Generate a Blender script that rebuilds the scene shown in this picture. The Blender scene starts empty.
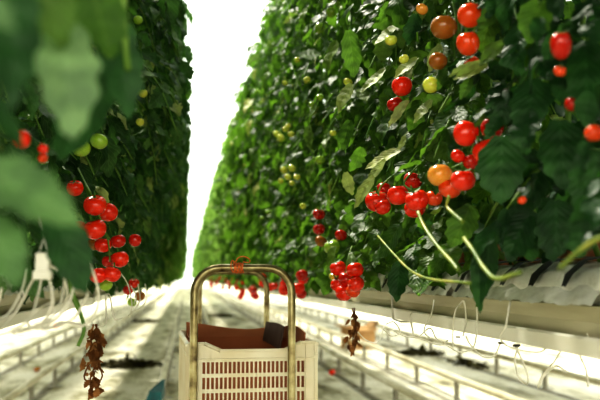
import bpy, bmesh, math, random
import numpy as np
from mathutils import Vector, Matrix
random.seed(7); RS = np.random.RandomState(11)
PI = math.pi
SC = bpy.context.scene
COL = SC.collection

# ------------------------------------------------------------------ camera
F = 833.0
EYE = 0.95
VPX, VPY = 186.0, 277.0
cx, cy = (VPX-300)/F, (200-VPY)/F          # where +Y shows in camera plane units (right, up)
# camera axes: forward f, right r (horizontal), up u ; +Y ~ (cx, cy, 1) in camera space
yaw = math.atan2(-cx, math.sqrt(1+cy*cy)); pitch = math.atan(-cy)
camd = bpy.data.cameras.new('camera'); cam = bpy.data.objects.new('camera', camd); COL.objects.link(cam)
cam.location = (0, 0, EYE)
cam.rotation_euler = (PI/2+pitch, 0, -yaw)
camd.sensor_width = 36; camd.lens = F*36/600
camd.clip_start = 0.02; camd.clip_end = 500
camd.dof.use_dof = True; camd.dof.focus_distance = 2.35; camd.dof.aperture_fstop = 3.3
SC.camera = cam
RM = np.array(cam.rotation_euler.to_matrix())
CAMP = np.array([0, 0, EYE])
def ray(px, py):
    return RM @ np.array([(px-300)/F, (200-py)/F, -1.0])
def at(px, py, Y):
    d = ray(px, py); return CAMP + d*(Y/d[1])
def at_x(px, py, X):
    d = ray(px, py); return CAMP + d*(X/d[0])
def project(P):
    q = (np.asarray(P)-CAMP) @ RM
    dep = -q[..., 2]
    return 300+F*q[..., 0]/dep, 200-F*q[..., 1]/dep, dep

# ------------------------------------------------------------------ object helpers
def tag(o, label=None, cat=None, group=None, kind=None):
    if label: o['label'] = label
    if cat: o['category'] = cat
    if group: o['group'] = group
    if kind: o['kind'] = kind
    return o
def empty(name, loc=(0, 0, 0), rz=0):
    o = bpy.data.objects.new(name, None); COL.objects.link(o); o.location = loc; o.rotation_euler = (0, 0, rz)
    o.empty_display_size = 0.05
    return o
def mesh_obj(name, me, parent=None, loc=None):
    o = bpy.data.objects.new(name, me); COL.objects.link(o)
    if parent: o.parent = parent
    if loc is not None: o.location = loc
    return o
class MB:
    """collects boxes, tubes, lofts into one mesh"""
    def __init__(s): s.v = []; s.f = []; s.sm = []
    def add(s, vs, fs, smooth=False):
        b = len(s.v); s.v += [tuple(float(c) for c in v) for v in vs]
        for f in fs: s.f.append(tuple(b+i for i in f)); s.sm.append(smooth)
    def box(s, c, d, bev=0.0, M=None):
        bm = bmesh.new(); bmesh.ops.create_cube(bm, size=1)
        bmesh.ops.scale(bm, vec=d, verts=bm.verts)
        if bev > 0: bmesh.ops.bevel(bm, geom=list(bm.edges), offset=bev, segments=2, affect='EDGES', profile=.5)
        if M is not None: bmesh.ops.transform(bm, matrix=M, verts=bm.verts)
        bmesh.ops.translate(bm, vec=c, verts=bm.verts)
        bm.verts.index_update()
        s.add([v.co for v in bm.verts], [[v.index for v in f.verts] for f in bm.faces]); bm.free()
    def tube(s, pts, r, n=8, cap=True):
        pts = [np.array(p, float) for p in pts]; m = len(pts)
        rr = r if hasattr(r, '__len__') else [r]*m
        vs = []; up = None
        for i, p in enumerate(pts):
            t = pts[min(i+1, m-1)]-pts[max(i-1, 0)]; t = t/(np.linalg.norm(t)+1e-9)
            if up is None:
                a = np.array([0, 0, 1.]) if abs(t[2]) < .9 else np.array([1., 0, 0])
            else: a = up
            u = a-t*np.dot(a, t); u /= (np.linalg.norm(u)+1e-9); w = np.cross(t, u); up = u
            for k in range(n):
                an = 2*PI*k/n; vs.append(p+rr[i]*(math.cos(an)*u+math.sin(an)*w))
        fs = [[i*n+k, i*n+(k+1) % n, (i+1)*n+(k+1) % n, (i+1)*n+k] for i in range(m-1) for k in range(n)]
        if cap: fs += [list(range(n))[::-1], [(m-1)*n+k for k in range(n)]]
        s.add(vs, fs, True)
    def extrude_y(s, prof, y0, y1, seg=1, closed=True, smooth=False, wob=None):
        n = len(prof); vs = []
        for i in range(seg+1):
            y = y0+(y1-y0)*i/seg
            for k, (x, z) in enumerate(prof):
                dx = dz = 0
                if wob: dx, dz = wob(k, y)
                vs.append((x+dx, y, z+dz))
        fs = [[i*n+k, i*n+(k+1) % n, (i+1)*n+(k+1) % n, (i+1)*n+k] for i in range(seg) for k in range(n if closed else n-1)]
        if closed: fs += [list(range(n))[::-1], [seg*n+k for k in range(n)]]
        s.add(vs, fs, smooth)
    def build(s, name, m, parent=None, loc=None):
        me = bpy.data.meshes.new(name); me.from_pydata(s.v, [], s.f)
        me.polygons.foreach_set('use_smooth', s.sm); me.materials.append(m); me.update()
        bm = bmesh.new(); bm.from_mesh(me); bmesh.ops.recalc_face_normals(bm, faces=bm.faces); bm.to_mesh(me); bm.free()
        return mesh_obj(name, me, parent, loc)
def smooth_path(pts, k=6):
    P = [np.array(p, float) for p in pts]; P = [2*P[0]-P[1]]+P+[2*P[-1]-P[-2]]; out = []
    for i in range(1, len(P)-2):
        for j in range(k):
            t = j/k
            out.append(.5*((2*P[i])+(-P[i-1]+P[i+1])*t+(2*P[i-1]-5*P[i]+4*P[i+1]-P[i+2])*t*t+(-P[i-1]+3*P[i]-3*P[i+1]+P[i+2])*t**3))
    out.append(P[-2]); return out

# ------------------------------------------------------------------ materials
def nodes(name):
    m = bpy.data.materials.new(name); m.use_nodes = True; nt = m.node_tree
    for n in list(nt.nodes): nt.nodes.remove(n)
    out = nt.nodes.new('ShaderNodeOutputMaterial')
    return m, nt, out
def N(nt, t, **kw):
    n = nt.nodes.new(t)
    for k, v in kw.items():
        if k in n.inputs: n.inputs[k].default_value = v
        else: setattr(n, k, v)
    return n
def ramp(nt, fac, stops):
    r = nt.nodes.new('ShaderNodeValToRGB'); e = r.color_ramp.elements
    while len(e) < len(stops): e.new(.5)
    for i, (p, c) in enumerate(stops): e[i].position = p; e[i].color = (*c, 1) if len(c) == 3 else c
    nt.links.new(fac, r.inputs[0]); return r.outputs[0]
def simple(name, stops, scale=8, rough=.5, metal=0, bump=.0, detail=4, spec=.5, coat=0, trans=None, dist=0.01, stretch=None, sss=0):
    m, nt, out = nodes(name)
    tc = N(nt, 'ShaderNodeTexCoord'); src = tc.outputs['Object']
    if stretch:
        mp = N(nt, 'ShaderNodeMapping'); mp.inputs['Scale'].default_value = stretch; nt.links.new(src, mp.inputs[0]); src = mp.outputs[0]
    nz = N(nt, 'ShaderNodeTexNoise', Scale=scale, Detail=detail); nt.links.new(src, nz.inputs['Vector'])
    b = N(nt, 'ShaderNodeBsdfPrincipled', Roughness=rough, Metallic=metal)
    b.inputs['Specular IOR Level'].default_value = spec; b.inputs['Coat Weight'].default_value = coat
    if len(stops) > 1: nt.links.new(ramp(nt, nz.outputs[0], stops), b.inputs['Base Color'])
    else: b.inputs['Base Color'].default_value = (*stops[0][1], 1)
    if sss: b.inputs['Subsurface Weight'].default_value = sss; b.inputs['Subsurface Radius'].default_value = (.02, .008, .003); b.inputs['Subsurface Scale'].default_value = .5
    if bump:
        bp = N(nt, 'ShaderNodeBump', Strength=bump, Distance=dist); nt.links.new(nz.outputs[0], bp.inputs['Height']); nt.links.new(bp.outputs[0], b.inputs['Normal'])
    s = b.outputs[0]
    if trans:
        tr = N(nt, 'ShaderNodeBsdfTranslucent'); tr.inputs[0].default_value = (*trans[1], 1)
        mx = N(nt, 'ShaderNodeMixShader'); mx.inputs[0].default_value = trans[0]
        nt.links.new(s, mx.inputs[1]); nt.links.new(tr.outputs[0], mx.inputs[2]); s = mx.outputs[0]
    nt.links.new(s, out.inputs[0]); return m

def leaf_material(name, dark, mid, light, yellow, tcol, tfac=.35, rough=.46):
    m, nt, out = nodes(name); L = nt.links.new
    uv = N(nt, 'ShaderNodeUVMap'); sp = N(nt, 'ShaderNodeSeparateXYZ'); L(uv.outputs[0], sp.inputs[0])
    at_ = N(nt, 'ShaderNodeAttribute', attribute_name='var')
    sv = N(nt, 'ShaderNodeSeparateColor'); L(at_.outputs['Color'], sv.inputs[0])
    tc = N(nt, 'ShaderNodeTexCoord')
    nz = N(nt, 'ShaderNodeTexNoise', Scale=30, Detail=3); L(tc.outputs['Object'], nz.inputs['Vector'])
    # base from variation
    base = ramp(nt, sv.outputs[0], [(0, dark), (.5, mid), (.9, light), (1, yellow)])
    # side veins: sin of (u - |v|*k)
    ab = N(nt, 'ShaderNodeMath', operation='ABSOLUTE'); L(sp.outputs[1], ab.inputs[0])
    m1 = N(nt, 'ShaderNodeMath', operation='MULTIPLY_ADD'); L(ab.outputs[0], m1.inputs[0]); m1.inputs[1].default_value = -.28; L(sp.outputs[0], m1.inputs[2])
    m2 = N(nt, 'ShaderNodeMath', operation='MULTIPLY'); L(m1.outputs[0], m2.inputs[0]); m2.inputs[1].default_value = 50
    m3 = N(nt, 'ShaderNodeMath', operation='SINE'); L(m2.outputs[0], m3.inputs[0])
    v1 = N(nt, 'ShaderNodeMapRange'); L(m3.outputs[0], v1.inputs[0]); v1.inputs[1].default_value = .8; v1.inputs[2].default_value = 1
    v2 = N(nt, 'ShaderNodeMapRange'); L(ab.outputs[0], v2.inputs[0]); v2.inputs[1].default_value = .09; v2.inputs[2].default_value = .02
    vm = N(nt, 'ShaderNodeMath', operation='MAXIMUM'); L(v1.outputs[0], vm.inputs[0]); L(v2.outputs[0], vm.inputs[1])
    vf = N(nt, 'ShaderNodeMath', operation='MULTIPLY'); L(vm.outputs[0], vf.inputs[0]); vf.inputs[1].default_value = .22
    mixv = N(nt, 'ShaderNodeMix', data_type='RGBA'); L(vf.outputs[0], mixv.inputs[0]); L(base, mixv.inputs[6]); mixv.inputs[7].default_value = (*[min(1, c*1.5+.01) for c in light], 1)
    # blotches
    bl = ramp(nt, nz.outputs[0], [(.35, (.72, .72, .72)), (.7, (1.25, 1.22, 1.1))])
    mul = N(nt, 'ShaderNodeMix', data_type='RGBA', blend_type='MULTIPLY'); mul.inputs[0].default_value = 1; L(mixv.outputs[2], mul.inputs[6]); L(bl, mul.inputs[7])
    b = N(nt, 'ShaderNodeBsdfPrincipled', Roughness=rough); b.inputs['Specular IOR Level'].default_value = .30
    L(mul.outputs[2], b.inputs['Base Color'])
    hs = N(nt, 'ShaderNodeMath', operation='MULTIPLY_ADD'); L(m3.outputs[0], hs.inputs[0]); hs.inputs[1].default_value = -.5; L(nz.outputs[0], hs.inputs[2])
    bp = N(nt, 'ShaderNodeBump', Strength=.3, Distance=.002); L(hs.outputs[0], bp.inputs['Height']); L(bp.outputs[0], b.inputs['Normal'])
    tr = N(nt, 'ShaderNodeBsdfTranslucent')
    tm = N(nt, 'ShaderNodeMix', data_type='RGBA', blend_type='MULTIPLY'); tm.inputs[0].default_value = 1; tm.inputs[6].default_value = (*tcol, 1); L(bl, tm.inputs[7]); L(tm.outputs[2], tr.inputs[0])
    mx = N(nt, 'ShaderNodeMixShader'); mx.inputs[0].default_value = tfac; L(b.outputs[0], mx.inputs[1]); L(tr.outputs[0], mx.inputs[2]); L(mx.outputs[0], out.inputs[0])
    return m

M = {}
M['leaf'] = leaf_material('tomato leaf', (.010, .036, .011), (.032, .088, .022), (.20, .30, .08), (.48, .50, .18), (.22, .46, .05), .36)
M['leaf_shade'] = leaf_material('deep green shaded leaf', (.012, .044, .016), (.038, .11, .036), (.19, .30, .12), (.4, .46, .18), (.14, .36, .05), .20)  # left row's shade set into a duller, less translucent leaf
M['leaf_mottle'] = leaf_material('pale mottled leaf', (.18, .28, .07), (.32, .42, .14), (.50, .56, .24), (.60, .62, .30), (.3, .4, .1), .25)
M['leaf_bright'] = leaf_material('brightened far leaf', (.02, .07, .018), (.08, .18, .045), (.27, .38, .12), (.52, .56, .24), (.33, .56, .13), .46)  # haze and glow on the far plants painted in as lighter greens
M['leaf_dark'] = leaf_material('shaded tomato leaf', (.010, .038, .014), (.020, .072, .022), (.05, .14, .05), (.18, .28, .09), (.06, .19, .03), .22)  # shade on near and back leaves painted in as darker greens
M['leaf_pale'] = leaf_material('pale broad leaf', (.13, .25, .11), (.22, .36, .19), (.36, .52, .31), (.4, .55, .25), (.22, .46, .16), .38, .38)
M['leaf_dry'] = leaf_material('dried leaf', (.09, .035, .012), (.20, .09, .03), (.36, .18, .07), (.45, .28, .12), (.42, .18, .06), .35, .7)
M['stem'] = simple('green stem', [(.3, (.05, .16, .02)), (.7, (.22, .36, .06))], 9, .5, bump=.2)
M['stem_pale'] = simple('yellow green stem', [(.35, (.10, .18, .03)), (.5, (.26, .34, .05)), (.72, (.50, .46, .10))], 14, .45, bump=.3)
M['calyx'] = simple('calyx green', [(.3, (.03, .12, .02)), (.7, (.12, .28, .04))], 30, .55)
def tom(name, a, b, sss=.15):
    return simple(name, [(.3, a), (.7, b)], 14, .16, spec=.5, coat=.35, sss=sss)
M['red'] = tom('ripe tomato skin', (.80, .022, .006), (.92, .05, .010))
M['deep'] = tom('deep red tomato skin', (.50, .014, .005), (.68, .025, .008))  # darker red, shade on fruit set back painted into the skin
M['orange'] = tom('orange red tomato skin', (.82, .05, .010), (.88, .12, .015))
M['blush'] = tom('yellow orange tomato skin', (.88, .26, .03), (.85, .50, .10))
M['turning'] = tom('turning tomato skin', (.42, .09, .012), (.36, .20, .03))
M['green'] = tom('green tomato skin', (.25, .46, .04), (.42, .60, .08))
M['yellow'] = tom('yellow green tomato skin', (.62, .72, .08), (.78, .80, .16))
M['white_plastic'] = simple('white plastic', [(.3, (.72, .70, .58)), (.7, (.86, .85, .76))], 12, .4, bump=.05)
M['film'] = simple('wrinkled white film', [(.25, (.62, .62, .54)), (.45, (.82, .83, .77)), (.7, (.92, .93, .89))], 38, .28, bump=.5, dist=.008, stretch=(1, .6, 1), trans=(.1, (.8, .85, .75)))
M['gutter'] = simple('cream coated steel gutter', [(.25, (.42, .38, .22)), (.6, (.60, .57, .40)), (.8, (.68, .66, .5))], 7, .4, bump=.05, stretch=(1, .25, 3))
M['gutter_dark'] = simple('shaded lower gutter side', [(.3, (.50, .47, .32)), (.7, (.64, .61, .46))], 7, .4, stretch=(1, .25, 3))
M['lip'] = simple('white gutter lip', [(.3, (.78, .76, .64)), (.7, (.9, .89, .82))], 6, .35, stretch=(1, .3, 2))
M['rail'] = simple('cream painted rail', [(.25, (.36, .30, .16)), (.5, (.62, .57, .40)), (.75, (.80, .76, .62))], 8, .38, bump=.05, stretch=(1, .4, 1))
M['post'] = simple('grey steel post', [(.3, (.22, .21, .16)), (.7, (.40, .39, .32))], 12, .5, metal=.3)
M['wire'] = simple('galvanised wire', [(.3, (.35, .35, .30)), (.7, (.6, .6, .55))], 20, .35, metal=.6)
M['drip'] = simple('white drip tube', [(0, (.80, .78, .68))], 10, .35)
M['black'] = simple('black plastic strap', [(.3, (.012, .013, .016)), (.7, (.035, .036, .045))], 20, .5, bump=.5)
M['black_cap'] = simple('black plastic clip', [(0, (.02, .02, .02))], 10, .4)
M['cube'] = simple('brown coir block', [(.3, (.10, .045, .02)), (.5, (.26, .11, .05)), (.7, (.42, .2, .09))], 35, .9, bump=.8)
M['tube_metal'] = simple('worn yellowish steel tube', [(.3, (.08, .06, .03)), (.42, (.24, .20, .10)), (.58, (.36, .32, .17)), (.8, (.50, .46, .30))], 26, .33, metal=.75, bump=.15, dist=.002, detail=8)
M['tube_dark'] = simple('dark tarnished steel tube', [(.3, (.07, .055, .035)), (.5, (.24, .20, .12)), (.75, (.45, .40, .28))], 30, .33, metal=.75, bump=.15, dist=.002, detail=8)
M['crate'] = simple('cream plastic crate', [(.25, (.76, .68, .46)), (.6, (.88, .84, .66))], 9, .35, trans=(.12, (.9, .85, .65)))
M['card'] = simple('brown cardboard', [(.3, (.34, .13, .055)), (.7, (.46, .19, .085))], 6, .8, bump=.05)
M['card_in'] = simple('orange brown cardboard inside', [(.3, (.46, .17, .07)), (.7, (.58, .24, .11))], 6, .8)
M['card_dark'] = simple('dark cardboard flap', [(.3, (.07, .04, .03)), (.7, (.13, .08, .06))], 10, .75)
M['card_tan'] = simple('tan cardboard', [(.3, (.40, .24, .10)), (.7, (.56, .36, .17))], 6, .8)
M['string'] = simple('orange string', [(.3, (.62, .13, .03)), (.7, (.85, .28, .08))], 60, .7)
M['rubber'] = simple('dark rubber', [(0, (.03, .03, .03))], 10, .7)
M['teal'] = simple('teal plastic', [(.3, (.005, .07, .08)), (.7, (.01, .16, .17))], 10, .4)
M['soil'] = simple('dark rotting leaf litter', [(.3, (.02, .018, .008)), (.6, (.05, .05, .016)), (.8, (.10, .12, .03))], 30, .9, bump=1)

# floor: white ground cover sheet, stained
def floor_mat():
    m, nt, out = nodes('white ground sheet'); L = nt.links.new
    tc = N(nt, 'ShaderNodeTexCoord'); o = tc.outputs['Object']
    mp = N(nt, 'ShaderNodeMapping'); mp.inputs['Scale'].default_value = (1.6, .45, 1); L(o, mp.inputs[0])
    n1 = N(nt, 'ShaderNodeTexNoise', Scale=1.7, Detail=7, Roughness=.62); L(mp.outputs[0], n1.inputs['Vector'])
    n2 = N(nt, 'ShaderNodeTexNoise', Scale=9, Detail=6, Roughness=.7); L(mp.outputs[0], n2.inputs['Vector'])
    c1 = ramp(nt, n1.outputs[0], [(.34, (.14, .125, .06)), (.43, (.42, .40, .27)), (.52, (.72, .70, .58)), (.75, (.85, .83, .75))])
    c2 = ramp(nt, n2.outputs[0], [(.33, (.5, .46, .32)), (.45, (.93, .92, .86)), (.6, (1, 1, 1))])
    mu = N(nt, 'ShaderNodeMix', data_type='RGBA', blend_type='MULTIPLY'); mu.inputs[0].default_value = .8; L(c1, mu.inputs[6]); L(c2, mu.inputs[7])
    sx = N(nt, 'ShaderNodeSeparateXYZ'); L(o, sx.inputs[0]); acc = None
    for xr in (-1.78, -1.16, -.19, .36, 1.46, 2.03, 3.01):  # rail shadows painted into the sheet colour as dark broken strips
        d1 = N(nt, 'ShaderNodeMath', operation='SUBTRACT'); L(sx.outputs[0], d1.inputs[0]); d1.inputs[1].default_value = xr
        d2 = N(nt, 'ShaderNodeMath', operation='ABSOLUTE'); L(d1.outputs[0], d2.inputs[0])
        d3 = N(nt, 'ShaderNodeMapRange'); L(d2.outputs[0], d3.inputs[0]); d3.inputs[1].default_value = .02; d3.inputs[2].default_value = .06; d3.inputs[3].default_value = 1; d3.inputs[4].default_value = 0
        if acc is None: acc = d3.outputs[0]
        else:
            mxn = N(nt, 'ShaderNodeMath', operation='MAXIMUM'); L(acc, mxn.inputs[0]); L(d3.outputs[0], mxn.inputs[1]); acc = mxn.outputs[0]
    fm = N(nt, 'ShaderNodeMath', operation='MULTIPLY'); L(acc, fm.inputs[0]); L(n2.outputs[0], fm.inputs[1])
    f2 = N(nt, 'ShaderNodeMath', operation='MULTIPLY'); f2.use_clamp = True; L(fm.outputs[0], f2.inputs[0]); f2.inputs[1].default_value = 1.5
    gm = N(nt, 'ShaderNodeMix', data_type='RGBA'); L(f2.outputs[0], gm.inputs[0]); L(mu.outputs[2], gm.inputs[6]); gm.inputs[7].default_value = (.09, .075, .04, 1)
    b = N(nt, 'ShaderNodeBsdfPrincipled'); L(gm.outputs[2], b.inputs['Base Color'])
    r = ramp(nt, n2.outputs[0], [(.3, (.5, .5, .5)), (.7, (.8, .8, .8))]); L(r, b.inputs['Roughness']); b.inputs['Specular IOR Level'].default_value = .25
    bp = N(nt, 'ShaderNodeBump', Strength=.4, Distance=.03); L(n2.outputs[0], bp.inputs['Height']); L(bp.outputs[0], b.inputs['Normal'])
    L(b.outputs[0], out.inputs[0]); return m
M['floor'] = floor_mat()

# ------------------------------------------------------------------ leaves
def leaflet_template(nt, ns, rs, L=1.0, W=.36, lr=(.22, .42)):
    """grid nt x 2ns quads; lobed outline, V fold, curl, quilting"""
    vs = []; uv = []
    lob = rs.uniform(*lr); ph = rs.uniform(0, 6); droop = rs.uniform(.15, .5); fold = rs.uniform(.1, .35); tw = rs.uniform(-.35, .35); bend = rs.uniform(-.15, .15)
    ts = np.linspace(0, 1, nt+1)
    for t in ts:
        w = W*(math.sin(PI*min(1, (t*.97+.015))**.72)**.8)
        w *= (1 - lob*.5 + lob*abs(math.sin(t*PI*3.5+ph*.1)))
        if t >= 1: w = .004
        for j in range(-ns, ns+1):
            s = j/ns
            edge = abs(s)**2
            serr = (.05*math.sin(t*26+ph+s)*edge if nt >= 8 else 0)
            y = s*(w+serr*W*1.4); x = t*L + abs(s)*w*.30 - .04*edge
            z = -droop*t*t + fold*abs(y) + .05*math.sin(t*9+ph)*abs(s) + .022*math.sin(t*30+ph)*(1-abs(s))*min(1, ns-1) + tw*y*t
            y += bend*t*t
            vs.append((x, y, z)); uv.append((t, s*.5 if False else s))
    fs = []; q = 2*ns+1
    for i in range(nt):
        for j in range(2*ns): fs.append((i*q+j, (i+1)*q+j, (i+1)*q+j+1, i*q+j+1))
    return np.array(vs), np.array(fs), np.array(uv)
T_HI = [leaflet_template(14, 2, RS, W=RS.uniform(.20, .34)) for _ in range(10)]
T_MID = [leaflet_template(7, 1, RS, W=RS.uniform(.28, .38)) for _ in range(6)]
T_LO = [leaflet_template(4, 1, RS, W=RS.uniform(.30, .42)) for _ in range(4)]
T_HERO = [leaflet_template(28, 6, RS, W=RS.uniform(.27, .36), lr=(.02, .09)) for _ in range(8)]

def frame_from(d, n):
    d = d/np.linalg.norm(d); n = n-d*np.dot(n, d); n = n/(np.linalg.norm(n)+1e-9); y = np.cross(n, d)
    return np.stack([d, y, n])     # rows
def leaves_mesh(name, items, templates, mat):
    """items: (pos, R rows, scale, var, template index) -> one mesh, fast"""
    V = []; Fc = []; UV = []; VA = []; base = 0
    for p, R, s, var, k in items:
        tv, tf, tu = templates[k % len(templates)]
        v = (tv*s) @ R + p
        V.append(v); Fc.append(tf+base); base += len(tv)
        UV.append(tu[tf.reshape(-1)]); VA.append(np.full((len(tv), 1), var))
    V = np.concatenate(V); Fc = np.concatenate(Fc); UV = np.concatenate(UV); VA = np.concatenate(VA)
    me = bpy.data.meshes.new(name)
    me.vertices.add(len(V)); me.vertices.foreach_set('co', V.astype(np.float32).ravel())
    me.loops.add(Fc.size); me.loops.foreach_set('vertex_index', Fc.astype(np.int32).ravel())
    me.polygons.add(len(Fc)); me.polygons.foreach_set('loop_start', np.arange(0, Fc.size, 4, dtype=np.int32))
    me.polygons.foreach_set('loop_total', np.full(len(Fc), 4, dtype=np.int32))
    me.polygons.foreach_set('use_smooth', np.ones(len(Fc), dtype=bool))
    me.update(calc_edges=True)
    l = me.uv_layers.new(name='UVMap'); l.data.foreach_set('uv', UV.astype(np.float32).ravel())
    a = me.color_attributes.new('var', 'FLOAT_COLOR', 'POINT')
    a.data.foreach_set('color', np.concatenate([VA, VA, VA, np.ones_like(VA)], 1).astype(np.float32).ravel())
    me.materials.append(mat); me.validate()
    return me

RC, LC = .93, -.70            # row centre lines
def rface(z): return .55 + .03*math.sin(z*5)
def lface(z, Y):
    t = min(1, max(0, (z-1.15)/.6)); w = -.27*(1-t)-.068*t
    if Y < 3.3: w = min(w, -.30 + .27*max(0, (Y-2.4)/.9)*t)
    return w

HERO = []      # (pos, r) tomatoes whose view from the aisle stays open
def blocked(P, size):
    """leaflet centre near the line of sight between the aisle and a showing tomato, or hanging right before the lens"""
    px, py, dep = project(P)
    if dep < .95 and -120 < px < 720 and -120 < py < 520 and dep > 0: return True
    for hp, r, hd, cl in HERO:
        if dep < hd+.01:
            hx, hy, _ = project(hp)
            pr = r*F/hd*cl
            q = ((px-hx)**2+(py-hy)**2)**.5
            if q < pr + (.36 if cl > .9 else .2)*size*F/max(dep, .3): return True
    return False

def plant_items(rs, side, x0, ybase, world_y, z0=.98, z1=3.1, dens=1.0, reject=False, spread=.30, scale=1.0, back=.5):
    """leaflets of one plant; local coords about (0,0,0) unless reject (then relative to base but tested in world)"""
    items = []; rach = []
    n = int((z1-z0)/.048*dens)
    for i in range(n):
        z = z0 + (z1-z0)*(i+rs.rand())/n
        toward = -side                      # direction to our aisle in x
        a = rs.normal(0, .75)
        if rs.rand() < back*.6: a += PI
        d = np.array([toward*math.cos(a), math.sin(a), 0.])
        # stem position at this height
        Y = world_y
        face = rface(z) if side > 0 else lface(z, Y)
        depth_to_face = abs((x0)-face)
        R = rs.uniform(.26, .40)*scale
        sx = face + side*(R*.72*abs(math.cos(a)) + abs(rs.normal(0, .10))-.015)
        if math.cos(a) < 0: sx = face + side*rs.uniform(.25, .5)
        p0 = np.array([sx-x0, rs.normal(0, .10*scale), z])
        rise = rs.uniform(-.05, .35); dr = rs.uniform(.5, 1.1)
        def pos(t): return p0 + d*R*t*(1-.15*t) + np.array([0, 0, R*(rise*t-dr*t*t)])
        npair = rs.randint(3, 5)
        sdv = np.array([-d[1], d[0], 0])
        vleaf = np.clip(rs.beta(2, 3.2), 0, 1)
        rach.append([p0, pos(.35), pos(.7), pos(.95)])
        for k in range(npair+1):
            t = 1.0 if k == npair else .32+.58*k/npair
            for sg in ((0,) if k == npair else (-1, 1)):
                p = pos(t); tg = pos(min(1, t+.02))-pos(t-.02); tg /= np.linalg.norm(tg)
                dd = tg*(.45 if sg else 1)+sdv*sg*1.0+np.array([0, 0, -rs.uniform(.05, .7)])+np.array([toward*.22, 0, 0])+rs.normal(0, .16, 3)
                nn = np.array([toward*.5, -.42, .70])+rs.normal(0, .36, 3)
                ln = rs.uniform(.060, .116)*(1.25 if sg == 0 else 1)*scale
                if rs.rand() < .12: ln *= .5
                fr = frame_from(dd, nn)
                c = p+fr[0]*ln*.5
                fx = c[0]+x0
                over = (rface(c[2])-fx) if side > 0 else (fx-lface(c[2], Y))
                if over > .025+min(.10, rs.exponential(.035)): continue
                w = c+np.array([x0, world_y, 0])
                zmin = .90 if (world_y > 4 or not reject) else (.96 if (world_y > 1.95 or side < 0) else 1.03)
                if c[2]-ln*.35 < zmin-.06: continue
                if reject and blocked(w, ln): continue
                var = np.clip(vleaf+rs.normal(0, .12), 0, 1)
                if rs.rand() < .03 and world_y > 2.2: var = 1.0
                items.append((p, fr, ln, var, rs.randint(0, 100)))
    return items, rach
def stem_mb(rach, rs, side, x0, Y, z1, hi=True):
    mb = MB(); pts = []
    for i in range(9):
        z = .95+(z1-.95)*i/8
        f = rface(z) if side > 0 else lface(z, Y)
        x = f+side*.30-x0
        if i == 0: x = (.93 if side > 0 else -.72)-x0
        pts.append((x+rs.normal(0, .01), rs.normal(0, .02), z))
    mb.tube(smooth_path(pts, 3), .007, 6)
    if hi:
        for r in [q for q in rach if min(p_[2] for p_ in q) > 1.02]: mb.tube(smooth_path(r, 2), [.0035]*6+[.0015] if len(smooth_path(r, 2)) == 7 else .0025, 4, cap=False)
    return mb

# ------------------------------------------------------------------ tomatoes
def tomato_mesh(seed, oval=1.0, seg=28):
    rs = np.random.RandomState(seed); bm = bmesh.new()
    bmesh.ops.create_uvsphere(bm, u_segments=seg, v_segments=seg//2, radius=1)
    k = rs.randint(4, 6); ph = rs.uniform(0, 6)
    for v in bm.verts:
        x, y, z = v.co; a = math.atan2(y, x); r = math.hypot(x, y)
        lob = 1+.025*math.cos(k*a+ph)*(max(0, z)**1.0)
        zz = z*(.90*oval)
        if z > .6: zz -= .16*((z-.6)/.4)**2*oval          # dimple at the stem
        if z < -.93: zz += .02
        v.co = (x*lob, y*lob, zz)
    for f in bm.faces: f.smooth = True
    me = bpy.data.meshes.new('tomato'); bm.to_mesh(me); bm.free(); return me
def calyx_mb(seed, zt):
    rs = np.random.RandomState(seed); mb = MB(); n = rs.randint(5, 7)
    for i in range(n):
        a = 2*PI*i/n+rs.normal(0, .12); ln = rs.uniform(.55, .8); up = rs.uniform(-.05, .35)
        pts = []
        for j in range(5):
            t = j/4; w = .11*math.sin(PI*(.15+.8*t))*(1-t*.4)
            r = .05+ln*t; z = zt+.03+up*t*t - .14*t
            for s in (-1, 0, 1):
                pts.append((r*math.cos(a)-s*w*math.sin(a), r*math.sin(a)+s*w*math.cos(a), z-.04*abs(s)))
        mb.add(pts, [[j*3+s, (j+1)*3+s, (j+1)*3+s+1, j*3+s+1] for j in range(4) for s in (0, 1)], True)
    mb.tube([(0, 0, zt-.05), (.02, .03, zt+.25), (.10, .05, zt+.55)], [.09, .075, .07], 7)
    return mb
TM = {}
def tom_data(mat, oval, seed):
    k = (mat, oval, seed % 4)
    if k not in TM:
        me = tomato_mesh(seed % 4, oval); me.materials.append(M[mat])
        o = calyx_mb(seed % 4, .76*oval).build('calyx', M['calyx']); cm = o.data; bpy.data.objects.remove(o)
        TM[k] = (me, cm)
    return TM[k]
TOMN = [0]
def tomato(P, r, mat, label, group=None, oval=1.0, tilt=None, hero=True, calyx=True):
    TOMN[0] += 1; i = TOMN[0]; rs = np.random.RandomState(i+100)
    me, cm = tom_data(mat, oval, i)
    o = mesh_obj('tomato', me, None, tuple(P)); o.scale = (r, r, r)
    t = tilt if tilt else (rs.uniform(-.5, .5), rs.uniform(-.5, .5), rs.uniform(0, 6))
    o.rotation_euler = t
    tag(o, label, 'tomato', group)
    if calyx: mesh_obj('calyx', cm, o)
    if hero: HERO.append((np.array(P), r, project(np.array(P))[2], .75 if mat in ('deep', 'green', 'turning') else 1.0))
    return o

exec_after = []
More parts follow.
